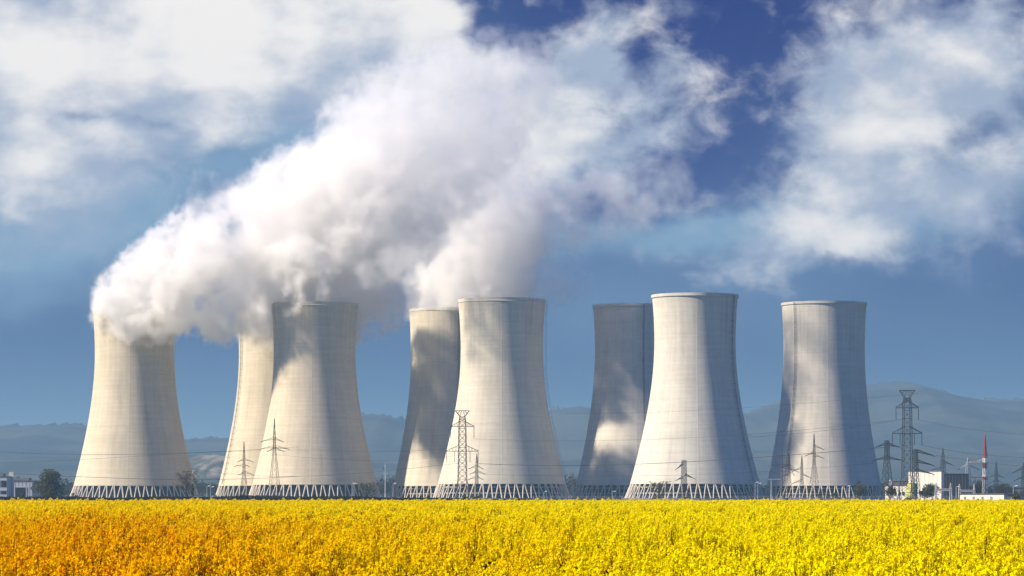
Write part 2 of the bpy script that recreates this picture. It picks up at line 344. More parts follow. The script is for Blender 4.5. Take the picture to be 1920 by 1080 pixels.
# ------------------------------------------------------------------ cooling towers
def tower(cx, D, y_rim, y_shell, y_thr, r_thr, r_base, r_foot, lipw, col, label, ladder=None, npair=48, ladder_off=1.0, streak_seed=0, beams=False, lx=None):
    k = F/D
    t0 = empty('cooling_tower', (X(cx, D), D, 0))
    tag(t0, label, 'cooling tower', 'cooling towers of the power station')
    zt, zs, zr = Z(y_thr, D), Z(y_shell, D), Z(y_rim, D)
    rt, rb, rf = r_thr/k, r_base/k, r_foot/k
    b = (zt-zs)/math.sqrt((rb/rt)**2-1)
    b2 = b*1.15
    def rad(z):
        bb = b if z < zt else b2
        return rt*math.sqrt(1+((z-zt)/bb)**2)
    nz, na = 64, 192
    zz = np.linspace(zs, zr, nz+1); rr = np.array([rad(z) for z in zz])
    th = np.arange(na+1)/na*2*math.pi
    # outer skin with shallow meridional flutes
    fl = 1+0.0016*np.cos(th*96)
    Vo = np.stack([rr[:, None]*np.sin(th)*fl, -rr[:, None]*np.cos(th)*fl, np.repeat(zz[:, None], na+1, 1)], 2).reshape(-1, 3)
    i, j = np.meshgrid(np.arange(na), np.arange(nz)); a = (j*(na+1)+i).ravel()
    Q = np.stack([a, a+1, a+na+2, a+na+1], 1)
    me = mesh_np('shell', Vo, Q, True)
    uv = me.uv_layers.new(name='UVMap')
    U = np.repeat((th*rt)[None, :], nz+1, 0).ravel(); VV = np.repeat(zz[:, None], na+1, 1).ravel()
    vi = Q.ravel(); uv.data.foreach_set('uv', np.stack([U[vi], VV[vi]], 1).ravel().astype(np.float32))
    link('shell', me, concrete('tower_concrete', col, float(streak_seed)), t0)
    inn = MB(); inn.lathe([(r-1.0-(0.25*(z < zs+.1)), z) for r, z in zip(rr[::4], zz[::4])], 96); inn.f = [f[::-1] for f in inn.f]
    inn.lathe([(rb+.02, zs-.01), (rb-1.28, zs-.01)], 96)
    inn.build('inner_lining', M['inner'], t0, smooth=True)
    # rim walkway
    ro = lipw/k; ri = rr[-1]
    lip = MB(); lip.lathe([(ri-1.1, zr-1.6), (ri+.15, zr-2.1), (ro, zr-1.75), (ro, zr), (ro-.25, zr), (ro-.25, zr-1.1), (ri-1.1, zr-1.1), (ri-1.1, zr-1.6)], 128)
    lo = lip.build('rim', M['lip'], t0)
    # fill pack and basin
    fp = MB(); fp.lathe([(0.1, zs-.4), (rb-4.2, zs-.4), (rb-4.6, zs-2.2), (rf-6.5, 1.1)], 72)
    fp.build('fill_pack', M['fill'], t0)
    bs = MB(); bs.lathe([(rf+1.6, 0), (rf+1.6, 1.0), (rf+1.2, 1.0), (rf+1.2, .55), (0.1, .55)], 96); bs.build('basin', M['basin'], t0)
    if beams:
        bm_ = MB()
        for zq in (zs*0.80, zs*0.42):
            rq = rb-2.6
            bm_.lathe([(rq, zq-.25), (rq+.35, zq-.25), (rq+.35, zq+.25), (rq, zq+.25), (rq, zq-.25)], 96)
        bm_.build('ring_beam', M['legs'], t0)
    # legs: pairs that meet at the shell and spread at the foot
    pitch = 2*math.pi/npair; mes = []
    for sgn in (-1, 1):
        m_ = MB(); a_top = sgn*pitch*.07; a_bot = sgn*pitch*.36
        rt_ = rb-.5
        m_.tube((rt_*math.sin(a_top), -rt_*math.cos(a_top), zs+.15), (rf*math.sin(a_bot), -rf*math.cos(a_bot), .9), .40, .46, 6)
        me_ = bpy.data.meshes.new('leg'); me_.from_pydata(m_.v, [], m_.f); me_.update(); me_.materials.append(M['legs']); mes.append(me_)
    for q in range(npair):
        for me_ in mes:
            lg = bpy.data.objects.new('leg', me_); COL.objects.link(lg); lg.parent = t0; lg.rotation_euler = (0, 0, q*pitch+streak_seed*.03)
    # ladder with safety cage down the shell
    if ladder is not None:
        lm = MB(); zl = np.linspace(zr-1.0, zs+1, 90)
        if ladder_off > 2:   # stands clear of the throat on brackets
            zk = zt-(zt-zs)*.12
            rl = [max(rad(z)+1.0, ro+.2) if z > zk else rad(z)+1.2 for z in zl]
        else: rl = [rad(z)+ladder_off for z in zl]
        w_ = .45
        def lp(i_, s_, o_=0): r_ = rl[i_]+o_; return (r_*math.sin(ladder)+s_*math.cos(ladder), -r_*math.cos(ladder)+s_*math.sin(ladder), zl[i_])
        for i_ in range(len(zl)-1):
            for s_ in (-w_, w_):
                lm.tube(lp(i_, s_), lp(i_+1, s_), .09, n=4, cap=False)
            if i_ % 2 == 0: lm.tube(lp(i_, -w_), lp(i_, w_), .10, n=4)
            lm.tube(lp(i_, 0, .7), lp(i_+1, 0, .7), .07, n=4, cap=False)
            if i_ % 3 == 0:
                r_ = rad(zl[i_]); lm.tube(lp(i_, 0, .7), lp(i_, w_), .1); lm.tube(lp(i_, 0, .7), lp(i_, -w_), .1)
                lm.tube((r_*math.sin(ladder), -r_*math.cos(ladder), zl[i_]), lp(i_, 0), .12)
        lm.build('access_ladder', M['steel'] if ladder_off < 2 else M['steel_pale'], t0)  # shade put into the colour: close ladders get dark steel, stand-off one pale
    # lightning rods and warning lamps on the rim
    for q in range(10):
        t = q*.628+.2+streak_seed; rd = MB(); rd.tube((ro*.99*math.sin(t), -ro*.99*math.cos(t), zr), (ro*.99*math.sin(t), -ro*.99*math.cos(t), zr+1.3), .14, .1)
        rd.build('lightning_rod', M['steel'], t0)
    return t0, zr, ri
WARM, MIDC, COOL = (0.56, 0.488, 0.355), (0.56, 0.51, 0.405), (0.575, 0.535, 0.45)
TW = []
TW.append(tower(252.5, 2105, 580, 911, 662, 74, 113.5, 121, 79, WARM, 'far left cooling tower with steam spilling over its rim, standing clear of the others', None, streak_seed=1))
TW.append(tower(590, 2070, 570, 909, 660, 76.5, 116.5, 124, 80.5, WARM, 'cream cooling tower whose stained top is mottled with steam shadows, behind the tall pointed pylon', None, streak_seed=2))
TW.append(tower(941, 2035, 562, 907.5, 655, 77, 120, 129, 82, MIDC, 'cooling tower right behind the big lattice pylon with two crossarms', R(86), ladder_off=3, streak_seed=3, beams=True))
TW.append(tower(1303, 2000, 553.5, 907.5, 640, 76, 121.5, 131, 82, COOL, 'brightest and tallest looking tower, white, right of the shaded middle one', R(58), streak_seed=4, beams=True))
TW.append(tower(523, 2220, 583, 911, 662, 74.5, 113, 119, 79, WARM, 'cream tower with a dark ladder on its left flank, half hidden behind another', R(-62), streak_seed=5))
TW.append(tower(845, 2236, 580, 911.5, 665, 74.5, 108, 114, 78.5, MIDC, 'shaded tower with one sunlit patch at its foot, left of the steaming pair', R(12), streak_seed=6, beams=True))
TW.append(tower(1190, 2252, 573, 910, 655, 74.5, 110, 117, 79, COOL, 'grey shaded tower overlapped on its right by the brightest tower', R(10), streak_seed=7, beams=True))
TW.append(tower(1545, 2268, 568.5, 911, 655, 76, 107, 113, 80.5, COOL, 'rightmost tower, dappled with cloud shadow, a dark ladder down its left side', R(-48), streak_seed=8, beams=True))

# ------------------------------------------------------------------ steam
STEAM = bpy.data.materials.new('steam'); STEAM.use_nodes = True
for n in list(STEAM.node_tree.nodes):
    if n.type != 'OUTPUT_MATERIAL': STEAM.node_tree.nodes.remove(n)
pv = STEAM.node_tree.nodes.new('ShaderNodeVolumePrincipled')
pv.inputs['Color'].default_value = (0.955, 0.948, 0.935, 1); pv.inputs['Density'].default_value = 1.0
pv.inputs['Density Attribute'].default_value = 'density'; pv.inputs['Anisotropy'].default_value = 0.2
STEAM.node_tree.links.new(pv.outputs[0], STEAM.node_tree.nodes['Material Output'].inputs['Volume'])
def plume(name, segs, res, edge, amps, seed, label, group, power=1.4, lump=24):
    """segs: list of polylines of (px, py, D, radius px, density); grid filled from the distance to them, broken by noise"""
    vol = bpy.data.volumes.new(name); o = bpy.data.objects.new(name, vol); COL.objects.link(o)
    ng = bpy.data.node_groups.new(name, 'GeometryNodeTree')
    ng.interface.new_socket('Geometry', in_out='INPUT', socket_type='NodeSocketGeometry')
    ng.interface.new_socket('Geometry', in_out='OUTPUT', socket_type='NodeSocketGeometry')
    t = NT(ng); go = t.n('NodeGroupOutput')
    allp = [P(p[0], p[1], p[2]) for s_ in segs for p in s_]; allr = [p[3]/F*p[2] for s_ in segs for p in s_]
    A = np.array([tuple(p) for p in allp]); Rr = np.array(allr); pad = sum(a for _, a, _ in amps)*.45
    lo = (A-Rr[:, None]).min(0)-pad; hi = (A+Rr[:, None]).max(0)+pad
    vc = t.n('GeometryNodeVolumeCube'); vc.inputs['Min'].default_value = tuple(lo); vc.inputs['Max'].default_value = tuple(hi)
    for i, kk in enumerate(('Resolution X', 'Resolution Y', 'Resolution Z')): vc.inputs[kk].default_value = max(8, int((hi-lo)[i]/res))
    pos_ = t.n('GeometryNodeInputPosition').outputs[0]
    val = None; dens = None
    # low frequency wander of the sample point makes the column curl
    wn = t.vm('SUBTRACT', t.noise(t.vm('ADD', pos_, (seed*31.0, 7.0, 3.0)), 1/55, 1, .5, col=True), (.5, .5, .5))
    pw = t.vm('ADD', pos_, t.vm('SCALE', wn, scale=amps[0][1]*.9))
    for s_ in segs:
        for p, q in zip(s_, s_[1:]):
            a, b = P(p[0], p[1], p[2]), P(q[0], q[1], q[2]); ra, rb_ = p[3]/F*p[2], q[3]/F*q[2]
            ab = b-a; L2 = ab.length_squared
            h = t.m('DIVIDE', t.vm('DOT_PRODUCT', t.vm('SUBTRACT', pw, tuple(a)), tuple(ab)), L2, clamp=True)
            cpt = t.vm('ADD', t.vm('SCALE', tuple(ab), scale=h), tuple(a))
            d = t.vm('DISTANCE', pw, cpt)
            r_ = t.m('MULTIPLY_ADD', h, rb_-ra, ra)
            v = t.m('SUBTRACT', r_, d)
            dn = t.m('MULTIPLY', t.m('MULTIPLY_ADD', h, q[4]-p[4], p[4]), t.smooth(v, -20.0, 12.0, 0.001, 1.0))
            if val is None: val, dens, wsum = v, dn, t.smooth(v, -20.0, 12.0, 0.001, 1.0)
            else:
                sm = t.n('ShaderNodeMath', operation='SMOOTH_MAX'); t.l(val, sm.inputs[0]); t.l(v, sm.inputs[1]); sm.inputs[2].default_value = 18.0
                val = sm.outputs[0]; dens = t.m('ADD', dens, dn); wsum = t.m('ADD', wsum, t.smooth(v, -20.0, 12.0, 0.001, 1.0))
    for sc, am, det in amps:
        nz = t.noise(t.vm('ADD', pos_, (seed*101.0, sc*7.0, 0.0)), 1/sc, det, .6)
        # rounded billows: fold the noise
        bil = t.m('SUBTRACT', 0.5, t.m('MULTIPLY', t.m('ABSOLUTE', t.m('SUBTRACT', nz, .5)), 3.2))
        both = t.m('ADD', t.m('MULTIPLY', t.m('SUBTRACT', nz, .5), .9), t.m('MULTIPLY', bil, .55))
        val = t.m('MULTIPLY_ADD', both, am, val)
    f = t.m('POWER', t.m('DIVIDE', val, edge, clamp=True), power)
    # dense lobes with thin air between them
    n3 = t.noise(t.vm('ADD', pos_, (seed*57.0, 11.0, 5.0)), 1/lump, 5, .62, dist=.25)
    core = t.smooth(n3, .42, .57, .06, 1.25)
    dd = t.m('MULTIPLY', t.m('MULTIPLY', f, core), t.m('DIVIDE', dens, wsum))
    t.l(dd, vc.inputs['Density'])
    sm_ = t.n('GeometryNodeSetMaterial'); sm_.inputs['Material'].default_value = STEAM
    t.l(vc.outputs[0], sm_.inputs[0]); t.l(sm_.outputs[0], go.inputs[0])
    md = o.modifiers.new('plume', 'NODES'); md.node_group = ng
    vol.materials.append(STEAM)
    tag(o, label, 'steam', group, 'stuff'); return o
SG = 'steam plumes rising from the cooling towers'
AMP = [(46, 24, 2), (19, 20, 3), (9, 13, 3), (4.5, 7, 2)]
plume('steam_plume', [[(256, 610, 2105, 28, .10), (262, 582, 2096, 44, .13), (288, 548, 2080, 55, .15), (370, 500, 2068, 70, .11), (460, 456, 2076, 80, .07), (545, 405, 2080, 94, .05)],
                      [(262, 572, 2078, 22, .15), (310, 578, 2072, 20, .15), (420, 572, 2070, 34, .07), (500, 590, 2075, 26, .06)],
                      [(470, 420, 2066, 34, .035), (420, 385, 2066, 22, .02), (385, 372, 2066, 8, .01)]],
      1.3, 3.5, AMP, 1, 'low thick steam bending right from the far left tower', SG)
plume('steam_plume', [[(523, 625, 2220, 40, .09), (523, 590, 2218, 50, .11), (548, 530, 2172, 74, .08), (610, 450, 2104, 96, .05), (690, 360, 2092, 108, .03)]],
      1.8, 4, AMP, 2, 'steam from the half hidden cream tower, seen left of the stained tower top', SG)
plume('steam_plume', [[(590, 620, 2070, 42, .14), (592, 580, 2074, 58, .20), (602, 515, 2080, 92, .14), (640, 445, 2085, 116, .07), (695, 365, 2088, 126, .048), (770, 285, 2090, 128, .032), (860, 215, 2090, 112, .020), (950, 165, 2090, 76, .012)],
                      [(650, 572, 2050, 10, .10), (700, 575, 2070, 22, .05), (745, 558, 2090, 18, .04)],
                      [(622, 562, 2042, 8, .14), (628, 585, 2042, 2, .12)]],
      1.5, 4, AMP, 3, 'broad bright steam column over the tower with the stained top', SG, lump=19)
plume('steam_plume', [[(848, 615, 2238, 36, .06), (854, 584, 2240, 52, .075), (876, 520, 2236, 88, .09), (886, 440, 2236, 98, .07), (884, 350, 2230, 92, .035), (900, 280, 2225, 80, .015)]],
      1.6, 4, AMP, 4, 'upright greyish steam column over the shaded tower behind the lattice pylon', SG, lump=13)

plume('steam_wisp', [[(700, 505, 2005, 16, .04), (770, 480, 1998, 20, .035), (840, 450, 1995, 14, .02)]],  # added wisps that dapple the top of the middle tower with shadow
      2.0, 4, [(30, 18, 2), (12, 14, 3)], 9, 'small thin wisps of steam added nearest the viewer to dapple the middle tower with shadow', SG)
plume('steam_wisp', [[(955, 470, 2236, 46, .05), (1010, 420, 2230, 46, .04), (1090, 385, 2225, 42, .022), (1180, 360, 2222, 34, .012), (1250, 350, 2220, 22, .008)],
                      [(960, 545, 2236, 22, .03), (1040, 525, 2236, 24, .018), (1075, 500, 2236, 14, .01)]],
      2.2, 5, [(40, 26, 2), (18, 24, 3), (9, 16, 4)], 6, 'thin torn wisps of steam drifting right from the upright steam column', SG)

# ------------------------------------------------------------------ lattice pylons
def lattice(mb, levels, r):
    """levels: (z, half width); four legs, rings and X braces"""
    C4 = ((-1, -1), (1, -1), (1, 1), (-1, 1))
    for (z0, w0), (z1, w1) in zip(levels, levels[1:]):
        for q in range(4):
            a, b = C4[q], C4[(q+1) % 4]
            mb.tube((a[0]*w0, a[1]*w0, z0), (a[0]*w1, a[1]*w1, z1), r, n=4, cap=False)
            mb.tube((a[0]*w0, a[1]*w0, z0), (b[0]*w1, b[1]*w1, z1), r*.62, n=3, cap=False)
            mb.tube((b[0]*w0, b[1]*w0, z0), (a[0]*w1, a[1]*w1, z1), r*.62, n=3, cap=False)
            mb.tube((a[0]*w1, a[1]*w1, z1), (b[0]*w1, b[1]*w1, z1), r*.62, n=3, cap=False)
def lv(z0, w0, z1, w1, n): return [(z0+(z1-z0)*i/n, w0+(w1-w0)*i/n) for i in range(n+1)]
def big_pylon(px, D, ytop, label, wf, arms, insl):
    k = F/D; H = Z(ytop, D); s = H/52.0
    p = empty('lattice_pylon', (X(px, D), D, 0), R(8)); tag(p, label, 'pylon', 'big twin crossarm pylons')
    b = MB(); r = .15*s; zu = arms[0][0]*H; ztop = zu+2.6*s
    lattice(b, lv(0, 2.9*wf*s*1.35, 12*s, 2.0*wf*s*1.1, 3)+lv(12*s, 2.0*wf*s*1.1, ztop, 1.75*wf*s, 9)[1:]+lv(ztop, 1.75*wf*s, H*.93, 1.3*wf*s, 2)[1:], r)
    b.build('lattice_body', M['steel'], p)
    t = MB(); z0, z1 = H*.93, H-.1*s; w0 = 1.3*wf*s; w1 = 3.7*wf*s
    for yy in (-1, 1):
        t.tube((-w1, yy*w0*.7, z1), (w1, yy*w0*.7, z1), r*.9)
        for sx_ in (-1, 1):
            t.tube((sx_*w0, yy*w0, z0), (sx_*w1, yy*w0*.7, z1), r*.9)
            t.tube((sx_*w0, yy*w0, z0), (sx_*w0*.3, yy*w0*.8, z1), r*.6); t.tube((sx_*(w0+w1)/2, yy*w0*.8, (z0+z1)/2), (sx_*w0, yy*w0*.8, z1), r*.6)
    t.build('earthwire_peak', M['steel'], p)
    for hf, half, tr, ins in arms:
        za = hf*H; half *= s
        for sx_ in (-1, 1):
            a = MB(); w0 = 1.8*wf*s
            for yy in (-1, 1):
                a.tube((0, yy*w0*.6, za), (sx_*half, yy*.3, za), r)
                a.tube((sx_*w0*.9, yy*w0*.6, za+tr*s), (sx_*half, yy*.3, za+.25*s), r*.8)
                for i in range(1, 4):
                    f = i/4; xx = w0+(half-w0)*f
                    a.tube((sx_*xx, yy*w0*.5, za), (sx_*xx, yy*w0*.5, za+tr*s*(1-f)+.25*s*f), r*.5)
            a.tube((sx_*half, 0, za), (sx_*half, 0, za+1.2*s), r*.6)
            ao = a.build('crossarm', M['steel'], p)
            for f in ins:
                g_ = MB(); xx = sx_*half*f
                for i in range(8): g_.tube((xx, 0, za-(.3+i*insl/8)*s), (xx, 0, za-(.3+i*insl/8+insl*.075)*s), .24*s, .14*s, 8)
                g_.tube((xx, 0, za), (xx, 0, za-(insl+.3)*s), .09*s)
                g_.build('insulator', M['insul'], ao)
    return p
def fir_pylon(px, D, ytop, label, arms, spike=True, top_w=.52, base_w=2.8, rz=.4, body_top=.78, mtl='steel', waist=.55, r=.095, grp='smaller lattice pylons'):
    """arms: (height fraction, left length, right length, sag); the arms droop or rise to their tips"""
    H = Z(ytop, D); p = empty('lattice_pylon', (X(px, D), D, 0), rz); tag(p, label, 'pylon', grp)
    b = MB(); zb = H*body_top if spike else H
    L = lv(0, base_w, H*waist, top_w*1.25, 6)+lv(H*waist, top_w*1.25, zb, top_w, 5)[1:]
    if spike: L += lv(zb, top_w, H, .06, 3)[1:]
    lattice(b, L, r); b.build('lattice_body', M[mtl], p)
    for hf, l, rr_, sag in arms:
        for sx_, ln in ((-1, l), (1, rr_)):
            if ln <= 0: continue
            a = MB(); z = H*hf
            for yy in (-1, 1):
                a.tube((sx_*top_w*.6, yy*top_w*.8, z), (sx_*ln, 0, z-sag), r*1.1)
                a.tube((sx_*top_w*.6, yy*top_w*.8, z+1.1), (sx_*ln, 0, z-sag+.1), r*.9)
            a.tube((sx_*ln*.5, 0, z-sag*.5), (sx_*ln*.5, 0, z-sag*.5+.6), r)
            ao = a.build('crossarm', M[mtl], p)
            i_ = MB(); i_.tube((sx_*ln, 0, z-sag), (sx_*(ln+1.6), 0, z-sag-.7), .2, .16, 6); i_.build('insulator', M['insul'], ao)
    return p
big_pylon(867, 1900, 769.5, 'big lattice pylon with two crossarms, in front of the middle tower', 1.1, ((.819, 6.8, 3.0, (1.0,)), (.544, 9.2, 3.6, (.49, 1.0))), 6.3)
big_pylon(1701, 1560, 731.5, 'big lattice pylon with two crossarms, standing right of the towers beside the cream hall', .98, ((.84, 5.4, 2.6, (1.0,)), (.608, 7.1, 3.2, (.48, 1.0))), 5.2)
fir_pylon(514.5, 1850, 784, 'tall pointed pylon against the tower with the stained top', [(.74, 6.8, 4.2, .9), (.645, 7.2, 7.8, .8), (.62, 3, 4.5, .8)], base_w=3.2, waist=.62)
fir_pylon(457.5, 1980, 827.5, 'short pointed pylon against the cream tower with the ladder', [(.68, 3, 4.5, .7), (.57, 4.6, 2.2, -.5), (.46, 2, 4.8, .7)], base_w=2.6, waist=.45)
fir_pylon(894, 1960, 851, 'small thin pylon just right of the big lattice pylon by the middle tower', [(.72, 4.0, 3.0, .8), (.60, 3.2, 4.4, .7), (.48, 4.2, 3.0, .6)], base_w=1.6, waist=.4, top_w=.55)
fir_pylon(1282.5, 1930, 863, 'flat topped stubby pylon against the brightest tower', [(.90, 4.4, 0, 2.6), (.62, 0, 6.0, 1.6), (.55, 4.4, 0, 1.0)], spike=False, base_w=1.6, top_w=1.0, waist=.5, r=.15)
fir_pylon(1526.5, 1900, 813, 'tallest pointed pylon against the foot of the rightmost tower', [(.80, 0, 5.2, 1.0), (.70, 4.8, 0, 1.0), (.66, 0, 5.2, .8)], base_w=3.0, waist=.55)
fir_pylon(1479.5, 1930, 849, 'pointed pylon, left one of the pair at the foot of the rightmost tower', [(.72, 4.2, 0, .5), (.66, 0, 5.2, 1.5), (.52, 4.2, 0, .6)], base_w=1.7, waist=.5)
fir_pylon(1503.5, 1960, 854, 'pointed pylon between two taller ones at the foot of the rightmost tower', [(.70, 5.2, 0, 1.0), (.56, 0, 5.2, 1.4), (.42, 5.2, 0, 1.0)], base_w=1.9, waist=.45)
fir_pylon(1663, 1700, 826, 'dark flat topped pylon overlapping the right edge of the rightmost tower', [(.93, 6.0, 7.0, 1.1), (.70, 7.2, 8.6, .8)], spike=False, base_w=2.9, top_w=.85, waist=.7, r=.16)
fir_pylon(1716.5, 1600, 843, 'dark flat topped pylon with three arms to the right, in front of the cream hall', [(.96, 0, 9.5, 1.8), (.76, 0, 9.5, 1.5), (.58, 0, 9.5, 1.3)], spike=False, base_w=1.9, top_w=.85, waist=.6, r=.16)
fir_pylon(1768, 1850, 840, 'slim pointed pylon rising behind the join of the cream and dark halls', [(.72, 0, 5.8, 1.2), (.60, 6.5, 0, .4), (.50, 0, 6.5, 1.0)], base_w=1.8, top_w=.9, waist=.6)
fir_pylon(1815, 1750, 857, 'pale pylon behind the low cream building, hung with drooping arms', [(.92, 0, 0, 0), (.80, 5.0, 5.5, 1.6), (.55, 3, 3, .3)], base_w=1.6, top_w=.8, waist=.6, mtl='steel_pale', spike=True, body_top=.86)
fir_pylon(1868, 2100, 865, 'small far pylon right of the red and white mast', [(.62, 5.0, 4.5, .6), (.48, 3, 3, .4)], base_w=1.8, top_w=.7, waist=.5)
fir_pylon(1919, 1850, 868, 'pylon cut by the right edge of the picture', [(.85, 6.0, 0, 2.0), (.60, 5, 0, 1.2)], base_w=1.6, top_w=.7, waist=.5)

# thin pole pair left of the rightmost tower's pylons
def pole(px, D, ytop, label, arms, r=.22, mtl='steel', name='utility_pole'):
    H = Z(ytop, D); p = empty(name, (X(px, D), D, 0)); tag(p, label, 'pole')
    b = MB(); b.tube((0, 0, 0), (0, 0, H), r*1.3, r*.6, 8); b.build('pole', M[mtl], p)
    for hf, l, rr_, sag in arms:
        a = MB(); z = H*hf
        a.tube((-l, 0, z-sag*(l > 0)), (0, 0, z), r*.6); a.tube((0, 0, z), (rr_, 0, z-sag), r*.6); ao = a.build('crossarm', M[mtl], p)
        for xx in (-l, rr_):
            if abs(xx) > .5:
                i_ = MB(); i_.tube((xx, 0, z-sag), (xx*1.25, 0, z-sag-2.0), .16, .12, 6); i_.build('insulator', M['insul'], ao)
    return p
pole(722.5, 1800, 869, 'pale concrete pole standing in the gap between the towers', [(.93, 1.0, .2, .2), (.72, 1.6, 1.6, .1)], r=.32, mtl='steel_pale')
pole(1467, 1925, 845, 'thin dark mast left of the pointed pylons, with three swept arms', [(.72, 5.5, 6, .8), (.66, 6.0, 5, .9), (.58, 5.5, 6, .8)], r=.16)
pole(1446, 1900, 898, 'pale leaning frame pole at the left foot of the rightmost tower', [(.98, 2.0, 6, 0)], r=.28, mtl='steel_pale')
pole(1078, 1950, 899, 'short dark post with a flat head between two tower feet', [(.99, 1.2, 1.2, 0), (.72, 1.4, 1.4, 0)], r=.25)

# red and white lattice mast
D = 1650; H = Z(814, D); p = empty('lattice_mast', (X(1847, D), D, 0), R(20)); tag(p, 'red and white striped mast ending in a long red spike, over the low cream building', 'mast')
hz = lambda y: Z(y, D)
for (ya, wa, yb, wb, mt, n_) in ((939, 1.7, 900, 1.25, 'steel_pale', 4), (900, 1.25, 894, 1.2, 'red', 1), (894, 1.2, 878, 1.15, 'wpaint', 2), (878, 1.15, 868, 1.15, 'red', 2), (868, 1.15, 859, 1.15, 'wpaint', 2), (859, 1.1, 814, .1, 'red', 8)):
    b = MB(); z0, z1 = max(0, hz(ya)), hz(yb); lattice(b, lv(z0, wa*.72, z1, wb*.72, n_), .13)
    if mt != 'steel_pale': b.tube((0, 0, z0+.1), (0, 0, z1-.1), wa*.32, wb*.32, 4)
    b.build('mast_section', M[mt], p)
a = MB(); z0 = hz(867); a.tube((-8.8, 0, z0), (0, 0, z0), .3); a.tube((-8.8, .8, z0), (0, .8, z0), .25); a.tube((-5.5, .4, z0), (0, .4, hz(859)), .16); a.build('crossarm', M['steel_pale'], p)
a = MB(); z0 = hz(895); a.tube((-9.0, 0, z0), (0, 0, z0), .22); a.build('crossarm', M['red'], p)

# gantries
def gantry(x0, x1, y0, D, label):
    p = empty('switchyard_gantry', (X((x0+x1)/2, D), D, 0)); tag(p, label, 'gantry', 'pale switchyard gantries')
    hw = (x1-x0)/2/F*D; H = Z(y0, D)
    for sx_ in (-1, 1):
        b = MB(); lattice(b, [(z, w_) for z, w_ in lv(0, .55, H, .35, 5)]+[(H+3.0, .08)], .15); b.build('post', M['steel_pale'], p, loc=(sx_*hw, 0, 0))
    b = MB()
    for yy in (-.4, .4): b.tube((-hw, yy, H), (hw, yy, H), .17); b.tube((-hw, yy, H-.8), (hw, yy, H-.8), .17)
    n_ = 10
    for i in range(n_): b.tube((-hw+2*hw*i/n_, -.4, H), (-hw+2*hw*(i+1)/n_, -.4, H-.8), .1); b.tube((-hw+2*hw*i/n_, -.4, H-.8), (-hw+2*hw*(i+1)/n_, -.4, H), .1)
    b.build('beam', M['steel_pale'], p)
gantry(1755, 1782.5, 917, 1600, 'pale gantry in front of the dark hall, beside the cream hall')
gantry(1799, 1826.5, 919, 1600, 'pale gantry just left of the low cream building')

# ------------------------------------------------------------------ conductors
def wire(D0, pts, label, r=.07, D1=None):
    """pts: pixels along one hanging conductor"""
    D1 = D1 or D0; m_ = MB(); xs = [p[0] for p in pts]; n = 0
    W3 = []
    # smooth sag through the given pixels
    t = np.linspace(0, len(pts)-1, (len(pts)-1)*10+1)
    px = np.interp(t, range(len(pts)), xs); c = np.polyfit(np.array(xs, float)-xs[0], [p[1] for p in pts], min(len(pts)-1, 3)); py = np.polyval(c, px-xs[0])
    for a, b in zip(px, py):
        d = D0+(D1-D0)*(a-xs[0])/(xs[-1]-xs[0]); W3.append(P(a, b, d))
    m_.path(W3, r, 4)
    o = m_.build('power_line', M['steel'], None); tag(o, label, 'power line', 'overhead conductors')
wire(1880, [(-60, 843), (150, 852), (355, 849), (560, 838)], 'upper wire sagging across the far left tower above mid height', .075)
wire(1880, [(-60, 884), (150, 894), (355, 899), (560, 893)], 'lowest wire across the far left tower near its legs', .11)
wire(1880, [(-60, 868), (130, 863), (350, 850), (580, 846)], 'wire rising rightwards across the far left tower', .06)
wire(1900, [(355, 878), (514, 893), (700, 885), (866, 868)], 'wire from the gap to the big middle pylon, across the stained tower foot', .07)
wire(1900, [(514, 840), (640, 846), (760, 846), (866, 838)], 'wire strung from the tall pointed pylon to the big middle pylon', .05)
wire(1900, [(514, 852), (640, 862), (760, 862), (866, 853)], 'second wire below the one strung from the tall pointed pylon', .05)
wire(1900, [(888, 823), (1080, 826), (1282, 822), (1500, 806), (1701, 785)], 'upper wire from the big middle pylon toward the big right one', .06, 1560)
wire(1900, [(895, 869), (1080, 873), (1282, 866), (1500, 852), (1701, 835)], 'thick lower wire from the big middle pylon toward the big right one', .12, 1560)
wire(1900, [(880, 888), (1080, 893), (1282, 890), (1440, 884), (1640, 868)], 'lowest thin wire in front of the brightest tower', .05)
wire(1950, [(1060, 775), (1300, 770), (1560, 752), (1720, 738)], 'pale high wire crossing behind the two right towers to the big right pylon', .05, 1560)
wire(1600, [(1718, 786), (1800, 802), (1980, 815)], 'wire leaving the big right pylon at its upper crossarm', .05)
wire(1600, [(1728, 835), (1820, 850), (1980, 858)], 'wire leaving the big right pylon at its lower crossarm', .06)
wire(1600, [(1735, 850), (1830, 865), (1980, 878)], 'wire leaving the dark three armed pylon', .05)
wire(1600, [(1695, 786), (1640, 795), (1400, 820)][::-1], 'wire reaching the upper crossarm of the big right pylon from the left', .05)

# ------------------------------------------------------------------ buildings
def block(mb, x0, x1, ytop, D, dep, zb=0): mb.box(X(x0, D), X(x1, D), D, D+dep, zb, Z(ytop, D))
def building(name, label, cat, x0, x1, ytop, D, dep, wallm, roofh=.8, **kw):
    p = empty(name, (0, 0, 0)); p.location = (X((x0+x1)/2, D), D, 0); tag(p, label, cat, kw.get('group'))
    rot = kw.get('rot', 0); p.rotation_euler = (0, 0, R(rot))
    hw = (x1-x0)/2/F*D/math.cos(R(rot)); H = Z(ytop, D)
    b = MB(); b.box(-hw, hw, 0, dep, 0, H-.003); b.build('wall', wallm, p)
    b = MB(); e = .25
    b.box(-hw-e, hw+e, -e, dep+e, H, H+.35); b.build('roof', kw.get('roofm', M['roof']), p)
    return p, hw, H
D = 1750
p, hw, H = building('factory_hall', 'pale blue hall with a big dark doorway, left of the far left tower', 'building', 19, 60, 902, D, 30, M['bluewhite'])
